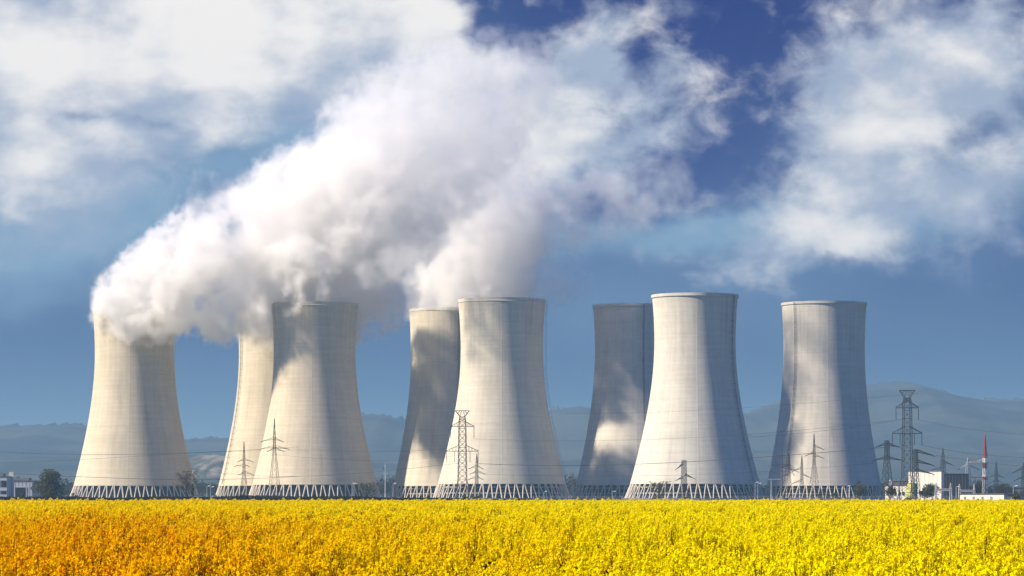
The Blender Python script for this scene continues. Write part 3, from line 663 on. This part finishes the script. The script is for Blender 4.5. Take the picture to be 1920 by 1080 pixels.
b = MB(); x0 = X(28.5, D)-p.location.x; x1 = X(48.5, D)-p.location.x; b.box(x0, x1, -.12, .5, 0, Z(914, D)); d_ = b.build('door', M['glass'], p)
b = MB(); b.box(x0-.5, x0-.02, -.2, .4, 0, Z(914, D)+.3); b.box(x1+.02, x1+.5, -.2, .4, 0, Z(914, D)+.3); b.box(x0, x1, -.2, .4, Z(914, D)+.01, Z(914, D)+.4); b.build('door_frame', M['bluewhite'], d_)
b = MB(); b.box(X(26, D)-p.location.x, X(53, D)-p.location.x, 3, 12, H+.36, Z(896, D)); b.build('roof_plant', M['grey'], p)
b = MB()
for i in range(6): b.box(-hw+.6+i*(2*hw/6), -hw+.75+i*(2*hw/6), -.06, .1, .3, H-.2)
b.build('cladding_seam', M['grey'], p)
p, hw, H = building('office_block', 'white block with dark window bands at the left edge of the picture', 'building', -60, 13, 894, 1700, 24, M['bluewhite'])
for ya, yb in ((901, 913.5), (920, 926.5), (933, 938)):
    for i in range(6):
        xa = -hw+1.2+i*(2*hw-1.0)/6; xb = xa+(2*hw-1.0)/6-.5
        wz = MB(); wz.box(xa, xb, -.08, .4, max(.3, Z(yb, 1700)), Z(ya, 1700)); wo = wz.build('window', M['glass'], p)
b = MB(); b.box(-hw, hw-2.5, 4, 12, H+.36, H+1.6); b.build('roof_plant', M['grey'], p)
p = empty('stair_tower', (X(19.5, 1715), 1715, 0)); tag(p, 'sunlit white stack with a stepped top between the office block and the blue hall', 'tower')
b = MB(); b.box(-1.4, 1.4, 0, 4, 0, Z(896, 1715)); b.build('shaft', M['white'], p)
b = MB(); b.box(-.9, 1.6, .5, 3.5, Z(896, 1715)+.01, Z(885, 1715)); b.build('vent_box', M['white'], p)

D = 1720
p, hw, H = building('machine_hall', 'tall blank cream hall behind the bushes at the foot of the big right pylon', 'building', 1706, 1762, 884, D, 3, M['white'], rot=-38)
b = MB()
for i in range(1, 8): b.box(-hw+i*2*hw/8-.05, -hw+i*2*hw/8+.05, -.05, .1, .2, H-.1)
b.build('cladding_seam', M['grey'], p)
for i in range(3):
    b = MB(); b.box(-hw+2+i*4.5, -hw+4.5+i*4.5, -.1, .3, 3.2, 5.0); b.build('window', M['glass'], p)
p, hw, H = building('dark_hall', 'long dark walled hall joined to the right of the cream hall', 'building', 1762.5, 1816, 889, 1735, 40, M['darkhall'])  # separate box with dark walls where the cream hall ends
b = MB()
for i in range(1, 9): b.box(-hw+i*2*hw/9-.08, -hw+i*2*hw/9+.08, -.08, .1, .2, H-.2)
b.build('cladding_seam', M['grey'], p)
p, hw, H = building('low_hall', 'low cream shed left of the tall cream hall, partly behind a bushy tree', 'building', 1661, 1706, 911, 1700, 3, M['white'], rot=-38)
for i in range(5):
    b = MB(); b.box(-hw+1+i*2.5, -hw+2.4+i*2.5, -.1, .3, 2.5, 4.4); b.build('window', M['glass'], p)
p, hw, H = building('flat_shed', 'grey flat roofed shed behind the low cream shed', 'building', 1672, 1708, 901, 1800, 14, M['grey'], roofm=M['steel_pale'])
p, hw, H = building('switch_house', 'low cream building nearest the field under the red and white mast', 'building', 1804, 1878, 927, 1150, 2.5, M['white'], rot=-38)
for i in range(4):
    b = MB(); x0 = -hw+1.6+i*3.6; b.box(x0, x0+.9, -.06, .3, .2, 2.1); b.build('door', M['grey'], p)
p, hw, H = building('shaded_side_wall', 'grey block standing for the shaded side wall of the low cream building', 'building', 1880.5, 1898, 927, 1175, 8, M['grey'])  # side wall of the low cream building, its shade put into the grey
p, hw, H = building('far_block', 'brownish grey block at the right edge of the picture', 'building', 1896, 1965, 915, 1900, 20, M['grey'])
for i in range(5):
    b = MB(); b.box(-hw+1.5+i*4, -hw+3.5+i*4, -.1, .3, 2.5, 5.0); b.build('window', M['glass'], p)
# yellow green silo pair
p = empty('storage_silo', (X(1711, 1640), 1640, 0)); tag(p, 'tall yellow green silo in front of the cream hall', 'silo')
b = MB(); b.lathe([(2.6, 0), (2.6, Z(907, 1640)), (1.0, Z(905, 1640)), (.05, Z(904.5, 1640))], 24); b.build('silo_body', M['yellow'], p, smooth=True)
b = MB()
for z in (2, 4, 6): b.lathe([(2.62, z), (2.72, z), (2.72, z+.2), (2.62, z+.2)], 24)
b.tube((0, -2.8, 0), (0, -2.8, Z(906, 1640)), .12); b.build('hoop', M['grey'], p)
p = empty('storage_silo', (X(1703, 1665), 1665, 0)); tag(p, 'shorter yellow green silo to the left of the taller silo', 'silo')
b = MB(); b.lathe([(1.6, 0), (1.6, Z(914, 1665)), (.7, Z(912, 1665)), (.05, Z(911.5, 1665))], 24); b.build('silo_body', M['yellow'], p, smooth=True)
# small sheds among the tower feet
for x0, x1, yt, D, lab in ((366, 378, 930, 1900, 'tiny white hut in the gap right of the far left tower'), (397, 405, 929, 1900, 'tiny pale hut at the left foot of the cream tower with the ladder'),
                           (746, 752, 931, 1900, 'tiny white van sized hut by the shaded tower foot')):
    p, hw, H = building('site_hut', lab, 'hut', x0, x1, yt, D, 3, M['wpaint'])
    b = MB(); b.box(-.5, .5, -.06, .2, .1, max(.8, H-.5)); b.build('door', M['grey'], p)
# lamp posts
lampspots = [(388, 1900, 912), (395, 1900, 913.5), (660, 1890, 907), (664, 1950, 908), (1416, 1900, 905), (1421, 1880, 907), (737, 1950, 907), (1020, 1950, 922), (1148, 1900, 922), (1588, 1920, 912), (1900, 1500, 912), (1793, 1650, 913)]
names = ['right of the far left tower', 'next to its twin by the cream tower with the ladder', 'before the stained tower, left one', 'before the stained tower, right one', 'left one between the two right towers', 'right one between the two right towers',
         'by the shaded tower left of the middle', 'low one before the middle tower', 'low one before the brightest tower foot', 'before the rightmost tower legs', 'at the right edge by the grey block', 'before the dark hall']
for (px, D, yt), nm in zip(lampspots, names):
    p = empty('street_lamp', (X(px, D), D, 0)); tag(p, 'pale street lamp, '+nm, 'street lamp', 'lamps round the plant')
    H = Z(yt, D); b = MB(); b.tube((0, 0, 0), (0, 0, H), .2, .12, 6); b.tube((0, 0, H), (1.0, 0, H+.25), .12); b.build('post', M['steel_pale'], p)
    b = MB(); b.tube((.7, 0, H+.1), (2.0, 0, H+.35), .28, .2, 6); b.build('lamp_head', M['wpaint'], p)

# ------------------------------------------------------------------ trees and bushes
def quads(c, size, rs, flat=.0):
    """leaf faces of given size at centres c"""
    n = len(c); a = rs.normal(size=(n, 3)); a /= np.linalg.norm(a, axis=1)[:, None]
    b = rs.normal(size=(n, 3)); b -= (b*a).sum(1)[:, None]*a; b /= np.linalg.norm(b, axis=1)[:, None]
    s = size*rs.uniform(.6, 1.3, (n, 1)); a = a*s*.5; b = b*s*.5
    V = np.stack([c-a-b*.4, c+a-b*.6, c+a*.8+b, c-a*.7+b*.8], 1).reshape(-1, 3)
    return V, np.arange(4*n).reshape(n, 4)
def tree(name, px, D, ytop, wpx, label, mtl='leaf', n=1500, leaf=.55, bare=False, cat='tree', group=None, seed=0, low=.12, trunk=True, lobes=16):
    rs = np.random.default_rng(seed+int(px)); H = Z(ytop, D); Wd = wpx/F*D
    p = empty(name, (X(px, D), D, 0)); tag(p, label, cat, group)
    b = MB(); tips = []
    if trunk:
        r0 = max(.12, H*.028); segs = [Vector((0, 0, 0))]
        for i in range(1, 6): segs.append(Vector((rs.normal()*H*.012, rs.normal()*H*.012, H*.15*i)))
        for i in range(5): b.tube(segs[i], segs[i+1], r0*(1-i*.17), r0*(1-(i+1)*.17), 6)
        nl = 14 if bare else 9
        for i in range(nl):
            z = H*(low+.05+.6*i/nl); a = i*2.4+rs.uniform(-.4, .4)
            s0 = Vector((0, 0, z)); e0 = s0+Vector((math.cos(a)*Wd*.28, math.sin(a)*Wd*.28, H*.16))
            e1 = e0+Vector((math.cos(a+.4)*Wd*.16, math.sin(a+.4)*Wd*.16, H*.14))
            b.tube(s0, e0, r0*.42, r0*.25, 5); b.tube(e0, e1, r0*.25, r0*.08, 4); tips += [e0, e1]
            if bare:
                for q in range(5):
                    st = s0.lerp(e0, .4+.12*q) if q < 3 else e0.lerp(e1, .3*(q-2)); v = Vector(rs.normal(size=3)); v.z = abs(v.z)+.4; v.normalize()
                    en = st+v*H*rs.uniform(.1, .17); b.tube(st, en, r0*.14, r0*.05, 3); tips.append(en)
                    for _ in range(2):
                        v2 = (v+Vector(rs.normal(size=3))*.6).normalized(); b.tube(en, en+v2*H*.08, r0*.06, r0*.03, 3); tips.append(en+v2*H*.08)
        b.build('trunk', M['bark'], p)
    C = []
    if bare:
        for tp in tips: C.append(np.array(tp)+rs.normal(size=(max(3, n//len(tips)), 3))*H*.028)
        C = np.concatenate(C)
    else:
        zc = H*(.5+low*.5); cc = []
        for i in range(lobes):
            v = rs.normal(size=3); v /= np.linalg.norm(v); f = rs.uniform(.25, .8)
            wz = 1-max(0, v[2])*.25
            cc.append((np.array([v[0]*Wd*.5*f*wz, v[1]*Wd*.5*f*wz, zc+v[2]*(H*.5-H*low*.5)*f]), rs.uniform(.13, .24)*min(Wd, H*1.2)))
        per = n//lobes
        for c0, r_ in cc:
            v = rs.normal(size=(per, 3)); v /= np.linalg.norm(v, axis=1)[:, None]
            C.append(c0+v*r_*rs.uniform(.55, 1.08, (per, 1)))
        C = np.concatenate(C)
    C[:, 2] = np.clip(C[:, 2], .15, H)
    V, Q = quads(C, leaf, rs); link('crown', mesh_np('crown', V, Q), M[mtl], p)
    return p
tree('broadleaf_tree', 92, 1650, 880.5, 62, 'large full tree beside the pale blue hall, left of all towers', n=4200, leaf=.7, low=.02, lobes=26)
tree('budding_tree', 349, 1750, 884, 46, 'thinly leaved tree at the right foot of the far left tower', 'leaf_brown', n=1500, leaf=.42, bare=True)
tree('broadleaf_tree', 120, 2350, 903, 40, 'hazy tree peeping out left of the far left tower', 'leaf_far', n=900, leaf=.7, low=.02)
tree('dark_conifer', 361, 1770, 912, 8, 'narrow dark conifer right behind the thinly leaved tree', 'leaf_far', n=700, leaf=.4, low=.0)
tree('budding_tree', 687, 1850, 905, 50, 'olive tree before the right foot of the stained tower', 'leaf_olive', n=1500, leaf=.42, bare=True, seed=4)
tree('budding_tree', 1237, 1850, 903, 46, 'olive spring tree in front of the legs of the brightest tower', 'leaf_olive', n=1500, leaf=.38, bare=True, seed=2)
tree('broadleaf_tree', 1612, 1800, 900, 30, 'round dark tree before the right foot of the rightmost tower', n=1600, leaf=.5, low=.02)
tree('budding_tree', 1668, 1620, 910, 30, 'bushy tree in front of the low cream shed', 'leaf', n=1400, leaf=.42, seed=3)
tree('broadleaf_tree', 1748, 1650, 903, 38, 'dark bushy tree at the bottom right of the cream hall', n=1700, leaf=.5, low=.02)
tree('broadleaf_tree', 1733, 1640, 913, 22, 'smaller bush like tree left of the dark bushy one by the cream hall', n=1000, leaf=.45, low=.02)
tree('broadleaf_tree', 1838, 1850, 897, 60, 'dark tree mass behind the red and white mast', 'leaf_far', n=2200, leaf=.6, low=.0, lobes=22)
tree('broadleaf_tree', 1880, 1900, 905, 44, 'dark tree between the mast and the right edge', 'leaf_far', n=1400, leaf=.6, low=.0)
tree('broadleaf_tree', 1905, 1350, 921, 22, 'low dark tree right behind the grey block', 'leaf', n=700, leaf=.45, low=.0)
for x_, D_, yt_, w_, lab_, mt_ in ((137, 1450, 923.5, 24, 'round dark bush left of the far left tower legs', 'leaf'), (456, 1500, 926, 34, 'wide low bush before the cream tower with the ladder', 'leaf'),
                             (512, 1550, 929, 24, 'low bush before the stained tower', 'leaf'), (871, 1450, 927, 12, 'small dark bush at the foot of the big middle pylon', 'leaf'),
                             (893, 1500, 930, 26, 'flat dark bush right of the small dark one by the middle pylon', 'leaf'), (1283, 1500, 929, 24, 'dark bush before the brightest tower, right of the olive tree', 'leaf'),
                             (1232, 1400, 927, 28, 'olive bush under the olive spring tree', 'leaf_olive'), (1435, 1500, 930, 16, 'dark low bush between the two right towers', 'leaf'), (1410, 1600, 925, 18, 'brownish bush right of the brightest tower foot', 'leaf_brown'),
                             (1475, 1450, 932, 18, 'low scrub under the pointed pylons', 'leaf'), (1540, 1700, 915, 26, 'dark scrub hiding the middle legs of the rightmost tower', 'leaf_far'), (1568, 1720, 919, 24, 'dark scrub to the left of the round tree by the rightmost tower', 'leaf_far'),
                             (1130, 1950, 926, 30, 'hazy low scrub behind the shaded tower legs', 'leaf_far'), (42, 1500, 924, 10, 'tiny bush before the dark doorway', 'leaf_olive'), (55, 1500, 928, 8, 'tiny olive bush right of the dark doorway', 'leaf_olive'),
                             (1705, 1250, 931, 30, 'olive bush at the field edge before the silos', 'leaf_olive'), (1757, 1200, 934, 44, 'yellowish weeds at the field edge before the gantries', 'leaf_olive'), (1795, 1150, 934, 20, 'olive weeds left of the low cream building', 'leaf_olive'), (1835, 1050, 936.5, 30, 'olive weeds before the low cream building', 'leaf_olive')):
    tree('bush', x_, D_, yt_, w_, lab_, mt_, n=700, leaf=.32, cat='bush', group='bushes along the field edge', low=.0, trunk=False, lobes=10)

# far wood: many crowns that read as one belt
rs = np.random.default_rng(5); C = []
for px in np.concatenate([np.arange(-150, 2100, 3.2)]):
    Dd = rs.uniform(2750, 3300); base_h = 12+5*math.sin(px*.013)+4*math.sin(px*.041+1)+rs.normal()*2.0
    if 340 < px < 420: base_h += 12
    if 690 < px < 780: base_h += 9
    if px > 1640: base_h += 1
    h = max(6, base_h); x0 = X(px+rs.normal()*2, Dd); wv = rs.uniform(4, 8)
    n_ = 150; v = rs.normal(size=(n_, 3)); v /= np.linalg.norm(v, axis=1)[:, None]
    C.append(np.array([x0, Dd, h*.55])+v*np.array([wv*.6, wv*.6, h*.45])*rs.uniform(.4, 1.05, (n_, 1)))
C = np.concatenate(C); V, Q = quads(C, 1.3, rs); tag(link('woods', mesh_np('woods', V, Q), M['leaf_far']), 'hazy belt of woodland behind the power station', 'woods', None, 'stuff')

# hedge on the bank between the field and the plant
rs = np.random.default_rng(11); nC = 26000
hx = rs.uniform(X(-150, 1250), X(1160, 1250), nC); hgt = 2.0+.25*np.sin(hx*.05)+.2*np.sin(hx*.17)
hgt *= np.clip((X(1160, 1250)-hx)/90, .35, 1)
C = np.stack([hx, 1250+rs.normal(size=nC)*.9, rs.uniform(0, 1, nC)**.7*hgt], 1); V, Q = quads(C, .5, rs)
tag(link('hedge', mesh_np('hedge', V, Q), M['leaf_far']), 'long low dark hedge running between the yellow field and the plant', 'hedge')
# mesh fence in front of the right towers
p = empty('wire_fence', (0, 1300, 0)); tag(p, 'thin wire fence with pale posts along the far side of the field', 'fence')
fm = MB(); x = X(1000, 1300); k_ = 0
while x < X(1800, 1300):
    b = MB(); b.tube((x, 0, 0), (x, 0, 2.3), .07, n=4); b.build('post', M['steel_pale'], p); x += 3.6
for z in (.4, .9, 1.4, 1.9, 2.25): fm.tube((X(1000, 1300), 0, z), (X(1800, 1300), 0, z), .025, n=3)
fm.build('wire', M['steel_pale'], p)

# ------------------------------------------------------------------ rapeseed field
def petal_mat():
    m = bpy.data.materials.new('rapeseed_petals'); m.use_nodes = True; t = NT(m.node_tree)
    for n in list(m.node_tree.nodes):
        if n.type == 'BSDF_PRINCIPLED': m.node_tree.nodes.remove(n)
    gpos = t.n('ShaderNodeNewGeometry').outputs['Position']; sp = t.n('ShaderNodeSeparateXYZ'); t.l(gpos, sp.inputs[0])
    rnd = t.n('ShaderNodeObjectInfo').outputs['Random']
    # warm light grade painted into the petals, more orange towards the left
    ang = t.m('DIVIDE', sp.outputs[0], t.m('MAXIMUM', sp.outputs[1], 10.0))
    near = t.smooth(sp.outputs[1], 190, 45, .35, 1.0)
    warm_grade = t.m('ADD', t.m('MULTIPLY', t.smooth(ang, .07, -.15), near), t.m('MULTIPLY', t.m('MULTIPLY', t.m('SUBTRACT', t.noise(gpos, .12, 3, .6), .5), 1.0), near), clamp=True)
    c = t.mix(warm_grade, (0.93, 0.83, 0.002), (0.86, 0.455, 0.002))
    c = t.mix(t.m('MULTIPLY', rnd, .3), c, (0.90, 0.70, 0.004))
    d = t.n('ShaderNodeBsdfDiffuse'); tr = t.n('ShaderNodeBsdfTranslucent'); t.l(c, d.inputs[0]); t.l(c, tr.inputs[0])
    mx = t.n('ShaderNodeMixShader'); mx.inputs[0].default_value = .45; t.l(d.outputs[0], mx.inputs[1]); t.l(tr.outputs[0], mx.inputs[2])
    t.l(mx.outputs[0], m.node_tree.nodes['Material Output'].inputs['Surface']); return m
PET = petal_mat(); STEM = leafmat('rapeseed_stems', (0.05, 0.016, 0.003), (0.07, 0.04, 0.006), .6)
def patch(name, size, nr, petal, npet, rr_, hh, seed):
    """a square patch of flowering stems"""
    rs = np.random.default_rng(seed); pv_, sf = [], MB(); i = 0
    while i < nr:       # domed plants of many heads, dark gaps between them
        cx_, cy_ = rs.uniform(-size/2, size/2, 2); hp = 1.32+rs.normal()*.14; nh = rs.integers(9, 15); sc_ = 1.3 if petal < .04 else (1.35 if petal < .06 else 1.9)
        for q in range(nh):
            i += 1; aa = rs.uniform(0, 6.283); f = math.sqrt(rs.random()); x, y = cx_+math.cos(aa)*f*.19*sc_, cy_+math.sin(aa)*f*.19*sc_; h = hp-f*f*.34-rs.random()*.08
            t = rs.uniform(0, 1, npet); a = rs.uniform(0, 6.283, npet); r_ = rr_*(1-t*.6)*rs.uniform(.5, 1.1, npet)
            pv_.append(np.stack([x+np.cos(a)*r_, y+np.sin(a)*r_, h-hh+hh*t+rs.normal(size=npet)*.005], 1))
            sf.tube((cx_*.8+x*.2, cy_*.8+y*.2, h-.38), (x, y, h-hh*.3), petal*.13, petal*.08, 3, cap=False)
    C = np.concatenate(pv_); V, Q = quads(C, petal, rs)
    # leaves and lower growth
    nl = int(nr*.9); Cl = np.stack([rs.uniform(-size/2, size/2, nl), rs.uniform(-size/2, size/2, nl), rs.uniform(.35, 1.0, nl)], 1); V2, Q2 = quads(Cl, petal*2.6, rs)
    n0 = len(V); V = np.concatenate([V, V2, np.array(sf.v)]); Qs = np.array(sf.f)
    me = mesh_np(name, V, np.concatenate([Q, Q2+n0, Qs+n0+len(V2)]))
    me.materials.append(PET); me.materials.append(STEM)
    mi = np.zeros(len(me.polygons), np.int32); mi[len(Q):] = 1; me.polygons.foreach_set('material_index', mi)
    return me
lib = bpy.data.collections.new('rapeseed_patches')
def scatter(name, y0, y1, size, variants, label, ext):
    """one object whose points carry the patches"""
    c = bpy.data.collections.new(name+'_source')
    for me in variants:
        o = bpy.data.objects.new('rapeseed_patch', me); c.objects.link(o)
    pts = []; y = y0; rs = np.random.default_rng(int(y0))
    while y < y1:
        half = y*.16*1.25+ext; xs = np.arange(-half, half, size)
        pts.append(np.stack([xs+rs.uniform(-.3, .3, len(xs))*size, np.full(len(xs), y)+rs.uniform(-.3, .3, len(xs))*size, np.zeros(len(xs))], 1)); y += size*.92
    Pp = np.concatenate(pts)
    gp = np.sin(Pp[:, 0]*.9+np.sin(Pp[:, 1]*.37)*2)+np.sin(Pp[:, 1]*.61+np.sin(Pp[:, 0]*.5)*2)+np.sin(Pp[:, 0]*.23-Pp[:, 1]*.19)
    h = 1+gp*.065+rs.normal(size=len(Pp))*.05
    keep = rs.random(len(Pp)) > (.05+.38*(gp < -.4))
    Pp, h = Pp[keep], h[keep]
    me = bpy.data.meshes.new(name); me.vertices.add(len(Pp)); me.vertices.foreach_set('co', Pp.astype(np.float32).ravel()); me.update()
    at = me.attributes.new('hs', 'FLOAT', 'POINT'); at.data.foreach_set('value', h.astype(np.float32))
    at = me.attributes.new('rz', 'FLOAT', 'POINT'); at.data.foreach_set('value', (rs.integers(0, 4, len(Pp))*math.pi/2+rs.normal(size=len(Pp))*.2).astype(np.float32))
    o = link(name, me, None)
    ng = bpy.data.node_groups.new(name, 'GeometryNodeTree')
    ng.interface.new_socket('Geometry', in_out='INPUT', socket_type='NodeSocketGeometry'); ng.interface.new_socket('Geometry', in_out='OUTPUT', socket_type='NodeSocketGeometry')
    t = NT(ng); gi = t.n('NodeGroupInput'); go = t.n('NodeGroupOutput')
    ci = t.n('GeometryNodeCollectionInfo'); ci.inputs[0].default_value = c; ci.inputs['Separate Children'].default_value = True; ci.inputs['Reset Children'].default_value = True
    ip = t.n('GeometryNodeInstanceOnPoints'); t.l(gi.outputs[0], ip.inputs['Points']); t.l(ci.outputs[0], ip.inputs['Instance']); ip.inputs['Pick Instance'].default_value = True
    a1 = t.n('GeometryNodeInputNamedAttribute', data_type='FLOAT'); a1.inputs[0].default_value = 'hs'
    a2 = t.n('GeometryNodeInputNamedAttribute', data_type='FLOAT'); a2.inputs[0].default_value = 'rz'
    t.l(t.comb(1.0, 1.0, a1.outputs[0]), ip.inputs['Scale'])
    t.l(t.comb(0.0, 0.0, a2.outputs[0]), ip.inputs['Rotation'])
    t.l(ip.outputs[0], go.inputs[0]); md = o.modifiers.new('scatter', 'NODES'); md.node_group = ng
    tag(o, label, 'rapeseed', 'rapeseed field', 'stuff'); return o
scatter('rapeseed', 24, 105, .8, [patch('near_patch', 1.05, 54, .032, 20, .045, .11, s) for s in range(12)], 'near flowering rapeseed plants, single heads visible', 26)
scatter('rapeseed', 105, 250, 1.1, [patch('mid_patch', 1.3, 78, .050, 11, .058, .13, 20+s) for s in range(10)], 'middle stretch of the flowering rapeseed field', 26)
scatter('rapeseed', 250, 560, 2.4, [patch('far_patch', 2.6, 170, .085, 9, .085, .16, 40+s) for s in range(8)], 'far stretch of the flowering rapeseed field up to the hedge', 28)
# the soil and leaf litter under the crop
g = MB(); g.v = [(-260, -60, .004), (260, -60, .004), (260, 575, .004), (-260, 575, .004)]; g.f = [(0, 1, 2, 3)]
tag(g.build('field_soil', mat('crop_soil', (0.045, 0.022, 0.008), 1, .3, .8)), kind='structure')

# ------------------------------------------------------------------ haze
hb = MB(); hb.box(-26000, 26000, -1500, 18000, -5, 345)
hzm = bpy.data.materials.new('haze'); hzm.use_nodes = True
for n in list(hzm.node_tree.nodes):
    if n.type != 'OUTPUT_MATERIAL': hzm.node_tree.nodes.remove(n)
hv = hzm.node_tree.nodes.new('ShaderNodeVolumePrincipled'); hv.inputs['Color'].default_value = (0.275, 0.465, 0.64, 1)
hv.inputs['Density'].default_value = 0.92e-4; hv.inputs['Anisotropy'].default_value = 0.1
hzm.node_tree.links.new(hv.outputs[0], hzm.node_tree.nodes['Material Output'].inputs['Volume'])
tag(hb.build('haze', hzm), 'blue haze lying over the plain', 'haze', None, 'stuff')
